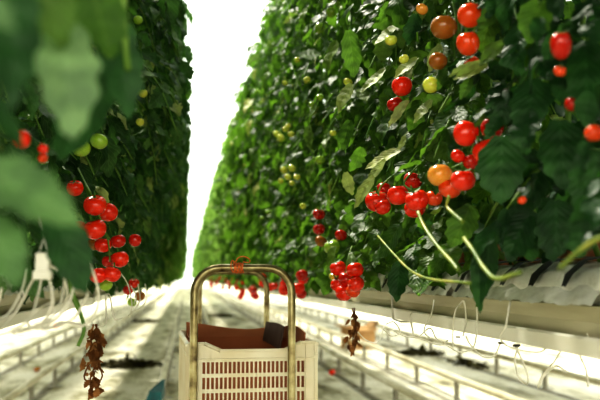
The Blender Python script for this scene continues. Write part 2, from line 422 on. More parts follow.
# --- right row fruit: (px, py, radius px, colour, plane x, oval, label)
RT = [
 (444, 27, 13, 'turning', .55, 1, 'dull orange round tomato near the top edge, half shaded above the brownish green one'),
 (470, 15, 12, 'orange', .56, 1.1, 'orange red tomato hanging at the top edge, upper of a touching pair'),
 (468, 43, 11, 'orange', .56, 1.25, 'elongated orange red tomato just under the one at the top edge'),
 (438, 61, 9, 'turning', .56, 1, 'brownish green tomato ripening just below the dull orange one'),
 (431, 85, 8, 'yellow', .55, 1.1, 'yellow green tomato directly below the brownish ripening one'),
 (472, 64, 8, 'orange', .60, 1, 'small shaded orange tomato tucked beneath the elongated one'),
 (391, 40, 6, 'yellow', .55, 1, 'small bright yellow green tomato among pale leaves high on the row'),
 (422, 9, 6, 'blush', .58, 1, 'small yellow orange tomato peeking out at the top edge'),
 (402, 86, 10, 'red', .56, 1.1, 'glossy red tomato beside a pale leaf, upper of two halfway up the row'),
 (395, 104, 8, 'deep', .58, 1, 'shaded red tomato partly behind a pale leaf, lower of two halfway up'),
 (466, 133, 12, 'red', .55, 1.2, 'upright oval red tomato above the yellow orange one'),
 (492, 128, 11, 'deep', .60, 1.1, 'dark red tomato behind the leaves to the right of the oval one'),
 (485, 151, 12, 'red', .58, 1.1, 'red tomato partly covered by the big drooping leaf'),
 (458, 156, 7, 'red', .57, 1, 'small red tomato between the oval one and the yellow orange one'),
 (472, 161, 9, 'deep', .60, 1, 'deep red tomato wedged behind the front fruits of the truss'),
 (440, 175, 12, 'blush', .54, 1, 'yellow orange tomato ripening in the middle of the red truss'),
 (463, 180, 12, 'red', .54, 1, 'glossy red tomato touching the yellow orange one on its right'),
 (450, 188, 11, 'orange', .56, 1, 'orange red tomato under the yellow orange one'),
 (413, 180, 9, 'deep', .58, 1, 'deep red tomato at the back above the pair of glossy ones'),
 (398, 195, 10.5, 'red', .55, 1.05, 'bright red tomato on the left of the glossy touching pair'),
 (417, 200, 11.5, 'red', .54, 1, 'largest glossy red tomato, facing the aisle in the middle truss'),
 (415, 208, 10.5, 'red', .57, 1, 'red tomato mostly hidden underneath the largest glossy one'),
 (434, 198, 8.5, 'orange', .58, 1, 'shaded orange red tomato between the middle truss and the yellow orange one'),
 (377, 201, 11.5, 'red', .55, 1, 'broad red tomato under a pale mottled leaf, left of the glossy pair'),
 (384, 190, 8, 'deep', .58, 1, 'shaded red tomato tucked behind the broad one under the mottled leaf'),
 (383, 207, 8, 'red', .56, 1, 'red tomato hanging lowest below the mottled pale leaf'),
 (561, 45, 10, 'deep', .56, 1.6, 'long curved dark red tomato blurred near the right edge'),
 (560, 71, 6, 'orange', .58, 1, 'small orange tomato just below the long dark red one'),
 (594, 133, 9, 'orange', .60, 1, 'blurred orange tomato at the right edge of the view'),
 (573, 104, 8, 'deep', .62, 1, 'deep red tomato half hidden in dark leaves near the right edge'),
 (523, 107, 6, 'deep', .62, 1, 'little dark red tomato in the dark leaves below the broad lit leaf'),
 (522, 200, 4.5, 'orange', .58, 1, 'tiny orange tomato alone above the hanging dark leaves'),
 (338, 268, 8, 'red', .54, 1, 'red tomato at the upper left of the low dense cluster above the gutter'),
 (355, 270, 8.5, 'red', .54, 1, 'red tomato at the upper right of the low dense cluster above the gutter'),
 (347, 279, 8.5, 'deep', .55, 1, 'deep red tomato in the middle of the low dense cluster above the gutter'),
 (338, 284, 7.5, 'red', .54, 1, 'red tomato on the left side of the low dense cluster'),
 (356, 284, 8, 'red', .54, 1, 'red tomato on the right side of the low dense cluster'),
 (344, 293, 8.5, 'red', .54, 1, 'red tomato hanging lowest in the dense cluster above the gutter'),
 (353, 291, 7, 'orange', .55, 1, 'orange red tomato beside the lowest fruit of the dense cluster'),
 (333, 276, 4, 'yellow', .53, 1, 'tiny yellow tomato on the edge of the low dense cluster'),
 (319, 214, 6, 'deep', .57, 1, 'dark red tomato in deep shade, upper of two left of the low cluster'),
 (319, 229, 6, 'deep', .57, 1, 'dark red tomato in deep shade, lower of two left of the low cluster'),
 (341, 235, 6, 'deep', .60, 1, 'dim red tomato in shade a little above the low dense cluster'),
 (332, 247, 8, 'green', .56, 1, 'dark olive green tomato in shade above the low dense cluster'),
 (321, 241, 6, 'turning', .56, 1, 'olive brown tomato next to the dark olive green one'),
 (320, 160, 5, 'green', .55, 1, 'single round green tomato alone between leaves in mid row'),
 (320, 28, 5, 'green', .56, 1.2, 'green tomato high up the row beneath a curved leaf'),
 (331, 12, 5, 'green', .56, 1.2, 'green tomato highest on the row, just under the top edge'),
 (351, 40, 6, 'green', .56, 1.1, 'mid green tomato left of the small bright yellow green one'),
 (404, 59, 5, 'yellow', .56, 1, 'yellow green tomato just above the glossy red upper pair'),
 (348, 82, 4.5, 'yellow', .56, 1, 'yellow green tomato in the lit leaves beside the upper glossy red one'),
]
for px, py, rp, m, X, ov, lab in RT:
    P = at_x(px, py, X); r = rp*1.05*project(P)[2]/F
    tomato(P, r, m, lab, 'tomatoes on the row behind the trolley' if False else None, ov)
# unripe trusses further along the right row
for (px, py, rp) in [(277, 134, 4), (286, 129, 3.5), (291, 134, 3.5), (281, 138, 4), (288, 126, 3)]:
    P = at_x(px, py, .53); tomato(P, rp*project(P)[2]/F, 'yellow', 'yellow green tomato in the upper of two unripe trusses far along the row', 'upper unripe truss')
for (px, py, rp) in [(284, 170, 4), (292, 168, 4), (297, 177, 3.5), (288, 177, 3.5), (281, 181, 3), (292, 183, 3)]:
    P = at_x(px, py, .53); tomato(P, rp*project(P)[2]/F, 'yellow', 'yellow green tomato in the lower of two unripe trusses far along the row', 'lower unripe truss')
for (px, py, rp) in [(303, 206, 3.5), (268, 212, 3), (262, 218, 2.5), (258, 91, 2.5), (285, 83, 3), (247, 104, 2), (245, 165, 2), (238, 190, 2), (307, 80, 4), (320, 97, 4), (312, 104, 3.5), (297, 60, 3), (250, 236, 2.4), (333, 133, 3.5)]:
    P = at_x(px, py, .53); tomato(P, rp*project(P)[2]/F, 'yellow' if px % 2 else 'green', 'single unripe tomato scattered in the leaves far along the wider row', 'scattered unripe tomatoes')
# --- left row fruit: (px, py, r px, colour, Y, oval, label)
LT = [
 (21, 139, 9, 'red', 1.25, 1.2, 'blurred red tomato behind the big pale leaf, nearest the left edge'),
 (43, 149, 5, 'red', 1.35, 1.1, 'blurred small red tomato above the big blurred leaf tip'),
 (43, 158, 5, 'orange', 1.38, 1, 'blurred orange red tomato touching the leaf edge below the small one'),
 (81, 148, 9, 'green', 2.2, 1, 'green tomato above the red cluster, left one of a pair'),
 (99, 141, 8.5, 'green', 2.25, 1, 'green tomato above the red cluster, right one of a pair'),
 (75, 188, 8, 'red', 2.3, 1.1, 'red tomato at the top left of the hanging cluster over the white tubes'),
 (95, 205, 11, 'red', 2.2, 1, 'biggest red tomato at the front of the upper hanging cluster'),
 (108, 212, 9.5, 'red', 2.32, 1.05, 'red tomato tucked behind the biggest one on its right'),
 (95, 229, 11, 'red', 2.2, 1, 'round red tomato directly below the biggest one'),
 (78, 227, 7.5, 'deep', 2.3, 1, 'red tomato half hidden by the dark hanging leaf'),
 (103, 245, 8, 'red', 2.3, 1, 'red tomato at the upper left of the lower bunch over the tubes'),
 (118, 241, 7.5, 'deep', 2.35, 1, 'deep red tomato at the top of the lower bunch over the tubes'),
 (135, 240, 6, 'deep', 2.4, 1.2, 'dim red tomato apart on the right of the lower bunch'),
 (120, 259, 8.5, 'red', 2.25, 1.05, 'red tomato at the right of the lower bunch over the tubes'),
 (109, 261, 7, 'deep', 2.34, 1, 'deep red tomato in the centre of the lower bunch'),
 (112, 274, 8.5, 'red', 2.22, 1, 'red tomato lowest in the bunch over the tubes, right one of two'),
 (98, 275, 8.5, 'red', 2.22, 1.05, 'red tomato lowest in the bunch over the tubes, left one of two'),
 (106, 285, 6.5, 'green', 2.28, .9, 'green tomato under the lowest red ones of the bunch'),
 (94, 244, 6.5, 'turning', 2.36, 1, 'olive green tomato behind the lower bunch under the round red one'),
 (135, 90, 4.5, 'green', 3.0, 1.2, 'small green tomato high in the dark leaves beside its twin'),
 (143, 93, 4.5, 'yellow', 3.0, 1.1, 'small yellow green tomato high in the dark leaves beside its twin'),
 (140, 122, 4, 'yellow', 3.0, 1, 'small unripe tomato lower on the truss of the two little ones'),
 (138, 20, 4.5, 'green', 2.9, 1, 'small green tomato at the top edge in the dark leaves'),
 (128, 290, 5, 'deep', 3.6, 1, 'dim red tomato low over the wire loops, beyond the lower bunch'),
 (134, 283, 5, 'red', 3.7, 1, 'dull red tomato low over the wire loops, highest there'),
 (140, 296, 5, 'turning', 3.6, 1, 'olive orange tomato low behind the wire loops'),
 (132, 302, 4.5, 'green', 3.6, 1, 'olive green tomato hanging lowest behind the wire loops'),
]
for px, py, rp, m, Y, ov, lab in LT:
    P = at(px, py, Y); tomato(P, rp*1.06*project(P)[2]/F, m, lab, None, ov)
# ripe trusses low along the right row further away
rr = np.random.RandomState(5); spots = []
for k in range(26):
    Y = 4.0+k*.62+rr.uniform(-.15, .15)
    if abs(Y-3) < .5: continue
    zc = rr.uniform(.84, .99); n = rr.randint(2, 5)
    for j in range(n):
        P = np.array([.53+rr.uniform(-.01, .03), Y+rr.normal(0, .035), zc-.035*j+rr.normal(0, .01)])
        tomato(P, rr.uniform(.026, .032), 'red' if rr.rand() < .8 else 'deep', 'small ripe red tomato low on the row behind the trolley handles', 'ripe tomatoes low on the row behind the trolley')

# fruit trusses (green stalks)
def truss(pts, r, name='fruit_truss'):
    return None

# ------------------------------------------------------------------ plant rows
NEARY = 7.2
rsP = np.random.RandomState(21)
def far_variants(side, hi):
    out = []
    x0 = RC if side > 0 else LC
    for k in range(5):
        it, ra = plant_items(rsP, side, x0, 0, 20, dens=1.25, scale=1.25)
        fm = leaves_mesh('foliage', it, T_HI if hi else T_MID, M['leaf'])
        sm = stem_mb(ra, rsP, side, x0, 20, 3.1, hi=False).build('stem', M['stem']); d = sm.data; bpy.data.objects.remove(sm)
        fb = fm.copy(); fb.materials.clear(); fb.materials.append(M['leaf_bright']); out.append((fm, d, fb))
    return out
LABS = {
 1: 'tall leafy tomato plant in the dense row behind the trolley',
 -1: 'tall leafy tomato plant in the dense row beside the hanging white tubes'}
GRPS = {1: 'tomato plants in the row behind the trolley', -1: 'tomato plants in the row beside the white tubes'}
def add_row(side):
    x0 = RC if side > 0 else LC
    mids = far_variants(side, False)
    Y = .45 if side > 0 else 1.15; i = 0
    while Y < 30:
        p = empty('tomato_plant', (x0, Y, 0)); 
        tag(p, LABS[side], 'plant', GRPS[side])
        if Y < NEARY:
            near = Y < 4.2
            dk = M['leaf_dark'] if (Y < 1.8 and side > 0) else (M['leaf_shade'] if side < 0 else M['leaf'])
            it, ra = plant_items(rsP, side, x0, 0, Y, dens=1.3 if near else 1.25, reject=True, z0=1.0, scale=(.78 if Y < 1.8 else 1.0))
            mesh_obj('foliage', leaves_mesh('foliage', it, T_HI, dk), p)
            ra2 = [r for r in ra if not blocked(r[2]+np.array([x0, Y, 0]), .12) and not blocked(r[3]+np.array([x0, Y, 0]), .12)]
            stem_mb(ra2, rsP, side, x0, Y, 3.1).build('stem', M['stem'], p)
            Y += .26
        else:
            fm, sm, fb = mids[rsP.randint(0, 5)]
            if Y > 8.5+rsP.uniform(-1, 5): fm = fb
            f = mesh_obj('foliage', fm, p); s = mesh_obj('stem', sm, p)
            p.scale = (1, rsP.choice([-1, 1])*rsP.uniform(.95, 1.1), rsP.uniform(.97, 1.02))
            Y += .27 if Y < 14 else .34
        i += 1
    # beyond that nobody can count them: one mass of foliage
    its = []
    while Y < 75:
        it, _ = plant_items(rsP, side, x0, 0, Y, dens=.55, scale=1.9)
        its += [(p_+np.array([x0, Y, 0]), R, s, v, k) for p_, R, s, v, k in it]
        Y += .55
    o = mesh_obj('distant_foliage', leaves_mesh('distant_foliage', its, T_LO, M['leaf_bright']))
    tag(o, 'far end of the green leafy row %s, fading into the light' % ('behind the trolley' if side > 0 else 'beside the white tubes'), 'foliage', None, 'stuff')
add_row(1); add_row(-1)
# neighbouring rows behind, one mass each
def back_row(side, x0, lab):
    its = []; rs = np.random.RandomState(31+side); Y = .3
    base, _ = plant_items(rs, side, RC if side > 0 else LC, 0, 20, dens=.9, scale=1.7, z1=3.35)
    while Y < 30:
        sft = np.array([x0+rs.uniform(-.05, .05), Y, 0])
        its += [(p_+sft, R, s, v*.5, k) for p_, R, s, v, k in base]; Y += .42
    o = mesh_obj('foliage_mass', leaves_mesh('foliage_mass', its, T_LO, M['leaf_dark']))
    tag(o, lab, 'foliage', None, 'stuff')
back_row(1, 2.58, 'dark leafy neighbouring row showing through gaps behind the row with the trolley')
back_row(-1, -2.35, 'dark leafy neighbouring row showing through gaps behind the white tubes')

# ------------------------------------------------------------------ big foreground leaves, hand placed
def big_leaf(parent, base, tip, wpx, k, mat, var, nrm=(0, -1, .25), name='leaf', curl=0):
    """base, tip: (px,py,Y); wpx half width px at the middle"""
    b = at(*base); t = at(*tip); d = t-b; ln = np.linalg.norm(d)
    tv, tf, tu = T_HERO[k % len(T_HERO)]
    tv = tv.copy(); Wc = np.abs(tv[:, 1]).max(); dep = project((b+t)/2)[2]
    tv[:, 1] *= (wpx*dep/F/ln)/Wc; tv[:, 2] *= .32
    fr = frame_from(d, np.array(nrm, float))
    tpl = [(tv, tf, tu)]
    off = np.array(parent.location)
    me = leaves_mesh(name, [(b-off, fr, ln, var, 0)], tpl, mat)
    return mesh_obj(name, me, parent)
fg = empty('tomato_plant', (LC+.1, .75, 0))
tag(fg, 'out of focus tomato plant with big broad leaves filling the upper left corner', 'plant')
D, L_, Pm = M['leaf_dark'], M['leaf'], M['leaf_pale']
BL = [
 # base, tip, halfwidth, template, mat, var
 ((58, 12, .80), (76, 136, .74), 36, 0, Pm, .7),       # pale hanging one
 ((-30, 168, .70), (88, 204, .66), 36, 1, Pm, .15),      # wide one with tip to the right
 ((-20, 214, .72), (30, 282, .70), 30, 2, Pm, .05),
 ((18, -30, .66), (12, 112, .64), 26, 3, D, .5),
 ((112, 10, 1.0), (128, 120, 1.0), 26, 4, D, .7),
 ((90, -30, .88), (104, 60, .90), 34, 5, L_, .5),
 ((50, 210, 1.15), (92, 292, 1.15), 25, 6, D, .6),        # dark hanging leaf beside the cluster
 ((38, -40, .75), (58, 48, .75), 30, 7, L_, .6),
 ((-8, 96, .85), (22, 150, .85), 11, 7, D, .5), ((98, 60, 1.05), (70, 170, 1.1), 28, 1, D, .5),
 ((-40, -10, .55), (14, 30, .55), 26, 4, Pm, .3),
]
for b, t, w, k, m, v in BL: big_leaf(fg, b, t, w, k, m, v, nrm=(.35, -1, .45))
mb = MB()
off = np.array(fg.location)
mb.tube(smooth_path([np.array([0, 0, .9]), np.array([.05, 0, 1.2]), np.array([.12, .0, 1.8]), np.array([.1, 0, 3.0])], 5), .008, 8)
mb.tube(smooth_path([at(124, -60, .98)-off, at(124, 5, .98)-off, at(126, 48, .99)-off, at(128, 70, 1.0)-off], 4), .0035, 6)
mb.tube(smooth_path([at(60, -60, .95)-off, at(86, 20, .97)-off, at(112, 62, 1.0)-off], 4), .003, 6)
mb.build('stem', M['stem'], fg)

# right-hand close plants with large dark leaves
fr_ = empty('tomato_plant', (RC, 1.45, 0))
tag(fr_, 'dark tomato plant with large drooping serrated leaves beside the ripe fruit', 'plant')
BR = [
 ((502, 136, 1.44), (500, 204, 1.42), 27, 0, D, .6), ((528, 150, 1.52), (532, 220, 1.5), 24, 1, D, .4),
 ((535, 78, 1.45), (530, 132, 1.42), 24, 2, D, .75), ((560, 72, 1.35), (580, 110, 1.32), 18, 3, D, .8),
 ((527, 30, 1.45), (545, 82, 1.4), 20, 4, L_, .45), ((545, 0, 1.35), (520, 40, 1.38), 22, 5, L_, .5),
 ((585, 40, 1.25), (590, 110, 1.2), 24, 6, D, .5), ((515, 205, 1.5), (525, 262, 1.48), 26, 7, D, .3),
 ((555, 200, 1.4), (562, 262, 1.38), 24, 2, D, .3), ((478, 244, 1.62), (480, 314, 1.6), 9, 3, D, .3),
 ((488, 228, 1.6), (490, 298, 1.6), 12, 1, D, .4), ((492, 12, 1.6), (480, 52, 1.6), 14, 0, L_, .3),
 ((505, 42, 1.5), (480, 60, 1.5), 11, 4, L_, .8), ((488, 66, 1.55), (452, 76, 1.6), 8, 5, L_, .95),
 ((560, 120, 1.35), (565, 190, 1.32), 26, 0, D, .35), ((598, 150, 1.2), (590, 215, 1.2), 26, 1, D, .25),
 ((470, 205, 1.7), (455, 250, 1.7), 18, 2, L_, .35), ((505, 90, 1.5), (500, 130, 1.5), 18, 6, D, .4),
 ((530, 215, 1.45), (500, 258, 1.45), 22, 5, D, .2), ((505, -4, 1.5), (478, 34, 1.5), 12, 2, L_, .4), ((504, 44, 1.45), (476, 62, 1.47), 9, 7, L_, .7), ((483, 62, 1.6), (447, 74, 1.62), 6, 5, M['leaf_mottle'], .2), ((470, 78, 1.6), (462, 100, 1.6), 7, 1, L_, .5), ((552, 34, 1.3), (548, 66, 1.3), 9, 3, D, .5), ((482, 108, 1.55), (476, 128, 1.55), 6, 6, L_, .4), ((500, 116, 1.5), (484, 140, 1.5), 8, 0, D, .6), ((590, 92, 1.2), (580, 126, 1.2), 14, 5, D, .4), ((446, 68, 1.75), (438, 92, 1.78), 6, 2, L_, .35), ((582, 215, 1.28), (575, 258, 1.28), 20, 4, D, .3),
]
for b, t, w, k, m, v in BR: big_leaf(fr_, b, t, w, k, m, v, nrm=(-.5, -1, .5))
off = np.array(fr_.location); mb = MB()
mb.tube(smooth_path([at(555, 118, 1.4)-off, at(575, 150, 1.38)-off, at(592, 185, 1.36)-off, at(620, 220, 1.34)-off], 4), .0045, 8)
mb.build('stem', M['stem'], fr_)
for path, r in [([(418, 212, 2.05), (424, 226, 2.02), (436, 244, 1.98), (452, 262, 1.95), (458, 270, 1.94)], .0055),
                ([(449, 196, 1.9), (447, 206, 1.88), (454, 214, 1.88), (463, 222, 1.88)], .0045),
                ([(464, 238, 1.8), (474, 252, 1.76), (484, 268, 1.74), (497, 279, 1.7), (520, 272, 1.66)], .0055),
                ([(378, 236, 2.2), (392, 252, 2.15), (410, 270, 2.1), (430, 279, 2.05), (470, 283, 1.9)], .004),
                ([(560, 268, 1.5), (578, 252, 1.48), (596, 240, 1.46), (612, 236, 1.45)], .0045)]:
    mb = MB(); mb.tube(smooth_path([at_x(p[0], p[1], .50)-off for p in path], 5), r*.72, 8)
    mb.build('lower_stem', M['stem_pale'], fr_)['label'] = 'yellow green bent lower stem'

# mid plant with pale mottled leaves near the upper red pair
fm_ = empty('tomato_plant', (RC, 2.35, 0))
tag(fm_, 'tomato plant with pale mottled leaves around the upper glossy red pair', 'plant')
BM = [((374, 176, 2.05), (352, 208, 2.08), 9, 0, L_, .97), ((386, 160, 2.05), (364, 184, 2.1), 8, 4, L_, .95), ((400, 150, 2.15), (362, 168, 2.2), 9, 1, L_, 1), ((414, 128, 2.1), (396, 152, 2.12), 6, 2, L_, .97),
      ((385, 70, 2.3), (360, 92, 2.3), 7, 3, L_, .95), ((432, 100, 2.0), (412, 122, 2.0), 7, 4, L_, .96), ((418, 58, 2.1), (392, 76, 2.1), 8, 5, L_, .97),
      ((398, 24, 2.2), (374, 44, 2.2), 8, 6, L_, .9), ((352, 84, 2.5), (334, 110, 2.5), 10, 7, L_, .85), ((408, 100, 2.1), (388, 126, 2.1), 7, 1, L_, 1),
      ((440, 44, 1.95), (428, 72, 1.95), 8, 0, L_, .9), ((348, 30, 2.5), (358, 78, 2.5), 12, 2, L_, .4), ((300, 56, 3.3), (322, 52, 3.3), 10, 3, L_, .6),
      ((346, 172, 2.5), (350, 196, 2.5), 7, 5, L_, .9), ((350, 120, 2.5), (340, 150, 2.5), 10, 4, L_, .5), ((400, 225, 2.1), (378, 260, 2.15), 15, 6, L_, .3),
      ((345, 296, 2.6), (337, 250, 2.6), 0.1, 1, L_, .1), ((350, 252, 2.8), (355, 272, 2.7), 4, 1, L_, .6), ((400, 262, 2.1), (396, 302, 2.08), 12, 3, D, .2)]
for b, t, w, k, m, v in BM:
    if v > .84: m = M['leaf_mottle']; v = {1: .85}.get(v, v-.45)
    if w > 1: big_leaf(fm_, b, t, w, k, m, v, nrm=(-.5, -.8, .8))

def stalks(parent, paths, r=.0022):
    o_ = np.array(parent.location)
    for p in paths:
        mb = MB(); mb.tube(smooth_path([at(*q)-o_ for q in p], 4), r, 6); mb.build('truss_stalk', M['stem'], parent)
stalks(fr_, [[(452, 0, 1.9), (456, 22, 1.82), (454, 44, 1.84), (456, 62, 1.86)], [(476, 112, 1.75), (470, 122, 1.7), (474, 142, 1.72), (466, 160, 1.75), (452, 168, 1.78)]])
stalks(fm_, [[(404, 66, 2.25), (399, 78, 2.22), (396, 96, 2.25)], [(424, 160, 2.05), (412, 172, 2.06), (404, 184, 2.06), (414, 192, 2.03)], [(392, 176, 2.3), (381, 186, 2.3), (378, 194, 2.3)],
            [(352, 246, 2.9), (348, 258, 2.86), (346, 272, 2.84)]])
stalks(fg, [[(78, 168, 2.3), (86, 184, 2.24), (92, 196, 2.2), (100, 218, 2.25), (108, 240, 2.28), (110, 262, 2.28)], [(88, 122, 2.25), (86, 134, 2.22), (84, 142, 2.2)]])
# ------------------------------------------------------------------ growing gutters, slabs, blocks
def gutter(side, xf, y0, y1, lab):
    """xf: x of the side facing our aisle"""
    s = side
    g = empty('growing_gutter', (xf, 0, 0)); tag(g, lab, 'gutter')
    mb = MB()
    mb.extrude_y([(0, .893), (s*.006, .893), (s*.012, .872), (s*.25, .872), (s*.256, .893), (s*.262, .893), (s*.262, .866), (0, .862)], y0, y1, 1)
    mb.build('trough', M['gutter'], g)
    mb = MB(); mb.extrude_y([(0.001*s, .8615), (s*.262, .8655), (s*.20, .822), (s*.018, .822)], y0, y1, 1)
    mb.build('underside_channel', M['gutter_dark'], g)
    mb = MB(); mb.extrude_y([(-s*.03, .832), (-s*.026, .837), (-s*.012, .832), (s*.03, .822), (s*.03, .804), (-s*.008, .797), (-s*.03, .800)], y0, y1, 1)
    mb.build('lip', M['lip'], g)
    return g
g1 = gutter(1, .78, -.5, 75, 'long cream gutter carrying white grow bags behind the trolley')
g2 = gutter(-1, -.56, -.5, 75, 'long cream gutter behind the looping white tubes')
def slab(side, xf, y, seed, near):
    rs = np.random.RandomState(seed); s = side
    t = empty('grow_bag', (xf+s*.13, y, .894)); 
    L2 = .86; n = 20 if near else 5
    prof = [(-.105, .0), (-.118, .03), (-.110, .065), (-.085, .082), (-.03, .09), (.03, .09), (.085, .082), (.11, .06), (.112, 0)]
    ph = rs.uniform(0, 6, 9)
    def wob(k, yy):
        a = .0032 if near else .002
        return (a*math.sin(yy*31+ph[k])+a*.6*math.sin(yy*67+ph[(k+3) % 9]), (0 if prof[k][1] == 0 else a*math.sin(yy*43+ph[(k+5) % 9]) + .004*math.sin(yy*11+ph[0])))
    mb = MB(); mb.extrude_y(prof, -L2/2, L2/2, n*2 if near else n, True, True, wob)
    mb.build('bag', M['film'], t)
    # front skirt
    mb = MB(); m = 60 if near else 10; vs = []
    for i in range(m+1):
        yy = -L2/2+L2*i/m
        drop = .0-.002*math.sin(yy*37+ph[1])-.0015*math.sin(yy*90+ph[2])-.001*math.sin(yy*190)
        for q, (x, z) in enumerate([(-.112, .04), (-.134, .012), (-.140, drop)]):
            vs.append((s*(x-.003*math.sin(yy*50+q+ph[3])), yy, z))
    mb.add(vs, [[i*3+k, (i+1)*3+k, (i+1)*3+k+1, i*3+k+1] for i in range(m) for k in (0, 1)], True)
    mb.build('skirt', M['film'], t)
    if near:
        for q in range(5):
            yy = -L2/2+.09+q*.165+rs.uniform(-.02, .02); lean = rs.uniform(.05, .12); ln = rs.uniform(.4, .95); w = rs.uniform(.022, .036)
            mb = MB(); vs = []
            pth = [(.02, .099), (-.05, .098), (-.095, .090), (-.123, .062), (-.131, .035), (-.142, .012), (-.146, .0)]
            kmax = 4+int(ln*3.0)
            for i2, (x, z) in enumerate(pth[:kmax]):
                off = lean*(i2/6)
                for sgn in (-1, 0, 1):
                    ww = w*(1-.35*(i2/6)) if i2 < kmax-1 else w*.45
                    vs.append((s*x-(0 if s > 0 else 0), yy+off+sgn*ww*.9, z+.003*(sgn == 0)))
            mb.add(vs, [[a*3+b, (a+1)*3+b, (a+1)*3+b+1, a*3+b+1] for a in range(kmax-1) for b in (0, 1)], True)
            st = mb.build('strap', M['black'], t)
    return t
near_bag_labels = {
 1: ['white film grow bag crossed by black straps at the right edge of the view', 'white film grow bag with black straps under the hanging serrated leaves', 'white film grow bag below the bent yellow green stems', 'shaded white film grow bag under the low red cluster']}
k = 0; y = 1.05
while y < 40:
    t = slab(1, .78, y, k+40, y < 5)
    if k < 4: tag(t, near_bag_labels[1][k], 'grow bag')
    else: tag(t, 'white film grow bag on the gutter behind the trolley, beyond the low red cluster', 'grow bag', 'distant grow bags behind the trolley')
    y += .90; k += 1
k = 0; y = 1.55
while y < 40:
    t = slab(-1, -.56, y, k+140, y < 4)
    if k == 0: tag(t, 'white grow bag behind the looping tubes, nearest the left edge', 'grow bag')
    elif k == 1: tag(t, 'white grow bag behind the looping tubes under the red cluster', 'grow bag')
    else: tag(t, 'white grow bag on the tube side gutter, farther off under the dark foliage', 'grow bag', 'distant grow bags on the tube side')
    y += .90; k += 1
# propagation blocks on the near bags
for i, yy in enumerate([1.42, 1.62, 1.86, 2.12, 2.4, 2.75, 3.1, 3.5, 3.95, 4.4]):
    mb = MB(); mb.box((0, 0, .035), (.085, .085, .07), .006)
    o = mb.build('coir_block', M['cube'], None, (.93, yy, .982)); o.rotation_euler = (0, 0, rsP.uniform(-.3, .3))
    tag(o, 'brown rooting block on the white bags in shade behind the black straps', 'rooting block', 'brown rooting blocks on the bags')

# hangers holding the gutter
for i, (xx, yy) in enumerate([(.775, 2.95), (.775, 5.4), (.775, 7.9), (.775, 10.4), (-.555, 4.9), (-.555, 7.4), (-.555, 9.9)]):
    s = 1 if xx > 0 else -1
    mb = MB(); mb.tube([(0, 0, 3.1), (0, 0, .85), (s*.004, 0, .80), (s*.03, 0, .79), (s*.26, 0, .79), (s*.28, 0, .81), (s*.28, 0, 3.1)], .004, 6)
    o = mb.build('gutter_hanger', M['wire'], None, (xx-s*.038, yy, 0))
    tag(o, 'thin steel hanger looped under the %s gutter' % ('trolley side' if s > 0 else 'tube side'), 'hanger', 'steel hangers of the %s gutter' % ('trolley side' if s > 0 else 'tube side'))

# ------------------------------------------------------------------ pipe rails
def pipe_rail(x, y0, y1, lab, r=.0255, zt=.20, spacing=1.12, ph=.35, wobble=.01):
    t = empty('pipe_rail', (x, 0, 0)); tag(t, lab, 'rail')
    mb = MB(); pts = [(wobble*math.sin(y*.7+x), y, zt-r+.004*math.sin(y*1.3+x)) for y in np.arange(y0, y1, .5)]
    mb.tube(pts, r, 12); mb.build('pipe', M['rail'], t)
    base = MB(); base.box((0, 0, (zt-2*r)/2+.002), (.03, .045, zt-2*r+.004), .004); base.box((0, 0, .004), (.12, .09, .008), .002)
    first = base.build('support_post', M['post'], t, (0, y0+ph, 0)); yy = y0+ph+spacing; n = 1
    while yy < min(y1, 45) and n < 60:
        o = first.copy(); COL.objects.link(o); o.parent = t; o.location = (0, yy, 0); yy += spacing; n += 1
    return t
pipe_rail(-.155, .8, 60, 'pale pipe rail running beneath the left wheels of the trolley')
pipe_rail(.395, .8, 60, 'pale pipe rail running beneath the right wheels of the trolley')
pipe_rail(-1.12, 1.2, 60, 'cream pipe rail behind the dried hanging stem, nearer of two on that side', ph=.78)
pipe_rail(-1.74, 1.2, 60, 'cream pipe rail under the tube side gutter, farther of two on that side', ph=.3)
pipe_rail(1.50, 1.2, 60, 'cream pipe rail right of the crate, nearest of the three beyond it', ph=.25)
pipe_rail(2.07, 1.2, 60, 'cream pipe rail right of the crate, middle of the three beyond it', ph=.6)
pipe_rail(3.05, 2, 60, 'cream pipe rail farthest out, just under the gutter lip on the strap side', ph=.4)

# ------------------------------------------------------------------ floor
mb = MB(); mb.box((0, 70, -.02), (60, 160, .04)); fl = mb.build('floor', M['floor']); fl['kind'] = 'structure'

# ------------------------------------------------------------------ leaf litter, dropped fruit
def litter(px, py, wx, wy, seed, lab, col='soil', n=240):
    d = ray(px, py); P = CAMP+d*(-EYE/d[2]); rs = np.random.RandomState(seed); its = []
    for i in range(n):
        a = rs.uniform(0, 2*PI); q = rs.uniform(0, 1)**.7
        p = np.array([math.cos(a)*q*wx, math.sin(a)*q*wy, .004+.055*(1-q)*rs.uniform(.2, 1)])
        dd = np.array([rs.normal(), rs.normal(), rs.normal(0, .25)]); nn = np.array([rs.normal(0, .4), rs.normal(0, .4), 1])
        its.append((p, frame_from(dd, nn), rs.uniform(.04, .10), rs.uniform(0, .8), rs.randint(0, 50)))
    e = mesh_obj('leaf_litter', leaves_mesh('leaf_litter', its, T_MID, M[col]), None, (P[0], P[1], .0))
    tag(e, lab, 'leaf litter', None, 'stuff'); return e
M['litter'] = leaf_material('wilted dark litter', (.03, .026, .012), (.07, .06, .022), (.13, .13, .04), (.24, .17, .07), (.06, .06, .02), .15, .8)
litter(127, 365, .36, .42, 1, 'dark pile of wilted leaves on the white floor left of the trolley', 'litter', 420)
litter(146, 322, .28, .6, 2, 'smaller dark leaf heap on the floor farther up the aisle', 'litter')
litter(222, 316, .30, .9, 3, 'dark leaf heap on the floor seen between the trolley handles', 'litter')
litter(420, 354, .30, .30, 4, 'green brown heap of cut leaves between the rails right of the crate', 'litter', 300)
litter(470, 365, .15, .5, 6, 'thin scatter of cut leaves beside the heap between the rails', 'litter', 90)
